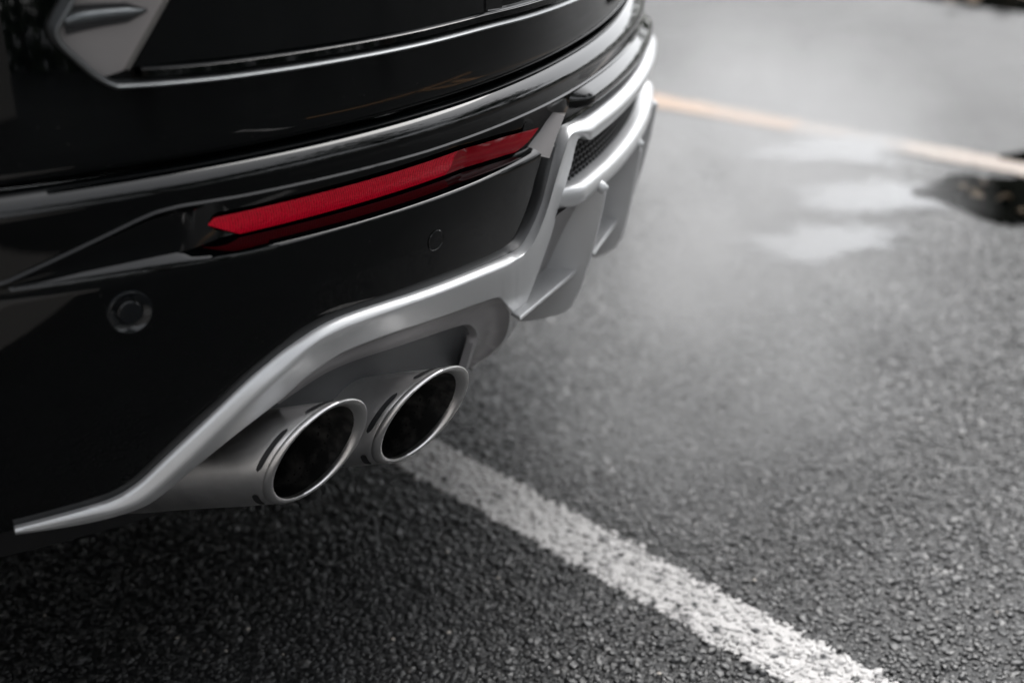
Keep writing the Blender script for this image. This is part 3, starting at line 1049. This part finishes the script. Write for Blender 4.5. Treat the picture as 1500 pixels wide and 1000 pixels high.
tree(-3.6, -6.2, 6.0, 2.3, 12, 'shorter unseen leafy tree added for reflections behind the bay')
tree(6.5, -8.5, 6.8, 2.6, 13, 'unseen leafy tree added for reflections past the yellow line')

# hedges added outside the frame to darken grazing reflections
def unseen_hedge(x, y, rot, half, h, seed, label):
    hg = thing('unseen_hedge', label, 'unseen_hedge', (x, y, 0))
    hg.rotation_euler = (0, 0, rot)
    r_ = np.random.default_rng(seed)
    n = int(330 * half * h / 1.5)
    c = np.c_[r_.uniform(-.8, .8, n), r_.uniform(-half, half, n), r_.uniform(0, h, n)]
    u = r_.normal(size=(n, 3)); u /= np.linalg.norm(u, axis=1)[:, None]
    w = np.cross(u, r_.normal(size=(n, 3))); w /= np.linalg.norm(w, axis=1)[:, None]
    L_ = r_.uniform(.10, .20, (n, 1))
    build('foliage', np.stack([c - u * L_, c + w * L_ * .6, c + u * L_, c - w * L_ * .6], 1).reshape(-1, 3), np.arange(4 * n).reshape(n, 4), M['foliage'], hg, False)
    for y_ in np.arange(-half + .5, half, 1.5):
        build('stem', *box(-.05, .05, y_ - .05, y_ + .05, 0, h * .8), M['bark'], hg, False)
unseen_hedge(13.5, 1, 0, 13, 2.9, 21, 'low hedge added on the far side to darken reflections')
unseen_hedge(1.0, -9.2, math.pi / 2, 11, 3.4, 22, 'tall hedge added behind the trees to darken the ground')

# thin exhaust vapour drifting behind the bumper
vm = bpy.data.materials.new('exhaust_vapour')
vm.use_nodes = True
t = vm.node_tree
t.nodes.remove(t.nodes['Principled BSDF'])
pv = N(t, 'VolumePrincipled')
pv.inputs['Color'].default_value = (.95, .95, .95, 1)
tc = N(t, 'TexCoord')
nz_ = N(t, 'TexNoise', Scale=5.5, Detail=4.0)
t.links.new(tc.outputs['Object'], nz_.inputs['Vector'])
ln = N(t, 'VectorMath', operation='LENGTH')
mp = N(t, 'Mapping')
mp.inputs['Scale'].default_value = (1 / 1.0, 1 / .40, 1 / .27)
t.links.new(tc.outputs['Object'], mp.inputs[0])
t.links.new(mp.outputs[0], ln.inputs[0])
fall = ramp(t, ln.outputs['Value'], [(.15, 1.0), (1.0, 0.0)])
den = ramp(t, nz_.outputs[0], [(.34, 0.0), (.70, 1.0)])
m1 = N(t, 'Math', operation='MULTIPLY'); t.links.new(fall, m1.inputs[0]); t.links.new(den, m1.inputs[1])
m2 = N(t, 'Math', operation='MULTIPLY'); t.links.new(m1.outputs[0], m2.inputs[0]); m2.inputs[1].default_value = 3.2
t.links.new(m2.outputs[0], pv.inputs['Density'])
t.links.new(pv.outputs[0], t.nodes['Material Output'].inputs['Volume'])
bmv = bmesh.new()
bmesh.ops.create_icosphere(bmv, subdivisions=3, radius=1.0)
for q in bmv.verts:
    q.co = Vector((q.co.x * 1.0, q.co.y * .40, q.co.z * .27))
me = bpy.data.meshes.new('exhaust_smoke')
bmv.to_mesh(me); bmv.free()
sm = link('exhaust_smoke', me, vm)
sm.location = (.44, -.10, .28)
tag(sm, 'thin pale exhaust vapour drifting behind the bumper', kind='stuff')

# concrete wall added outside the frame to brighten reflections in the steel
M['concrete'] = mat('pale_concrete', (.20, .19, .18), .85)
wt = thing('reflection_wall', 'unseen concrete panel wall added for reflections left of the bay', 'wall', (-4.4, 2.5, 0))
for k in range(5):
    build('panel', *box(-.10, .10, -6.5 + k * 2.6, -6.5 + k * 2.6 + 2.57, 0, 2.0), M['concrete'], wt, False)
build('coping', *box(-.14, .14, -6.6, 6.6, 2.002, 2.08), M['concrete'], wt, False)

# concrete pavement with kerb to the left of the bay, outside the frame but mirrored in the metal
M['paving'] = mat('pale_paving', (.22, .215, .208), .8)
pv_ = build('pavement', *box(-4.25, -1.522, -.7, 11, -.05, .115), M['paving'], None, False)
tag(pv_, 'pale concrete pavement to the left of the parking bay', kind='structure')
for k in range(11):
    kb_ = build('kerb_stone', *box(-1.518, -1.38, -.7 + k * 1.0, -.7 + k * 1.0 + .985, -.05, .125), M['concrete'], pv_, False)
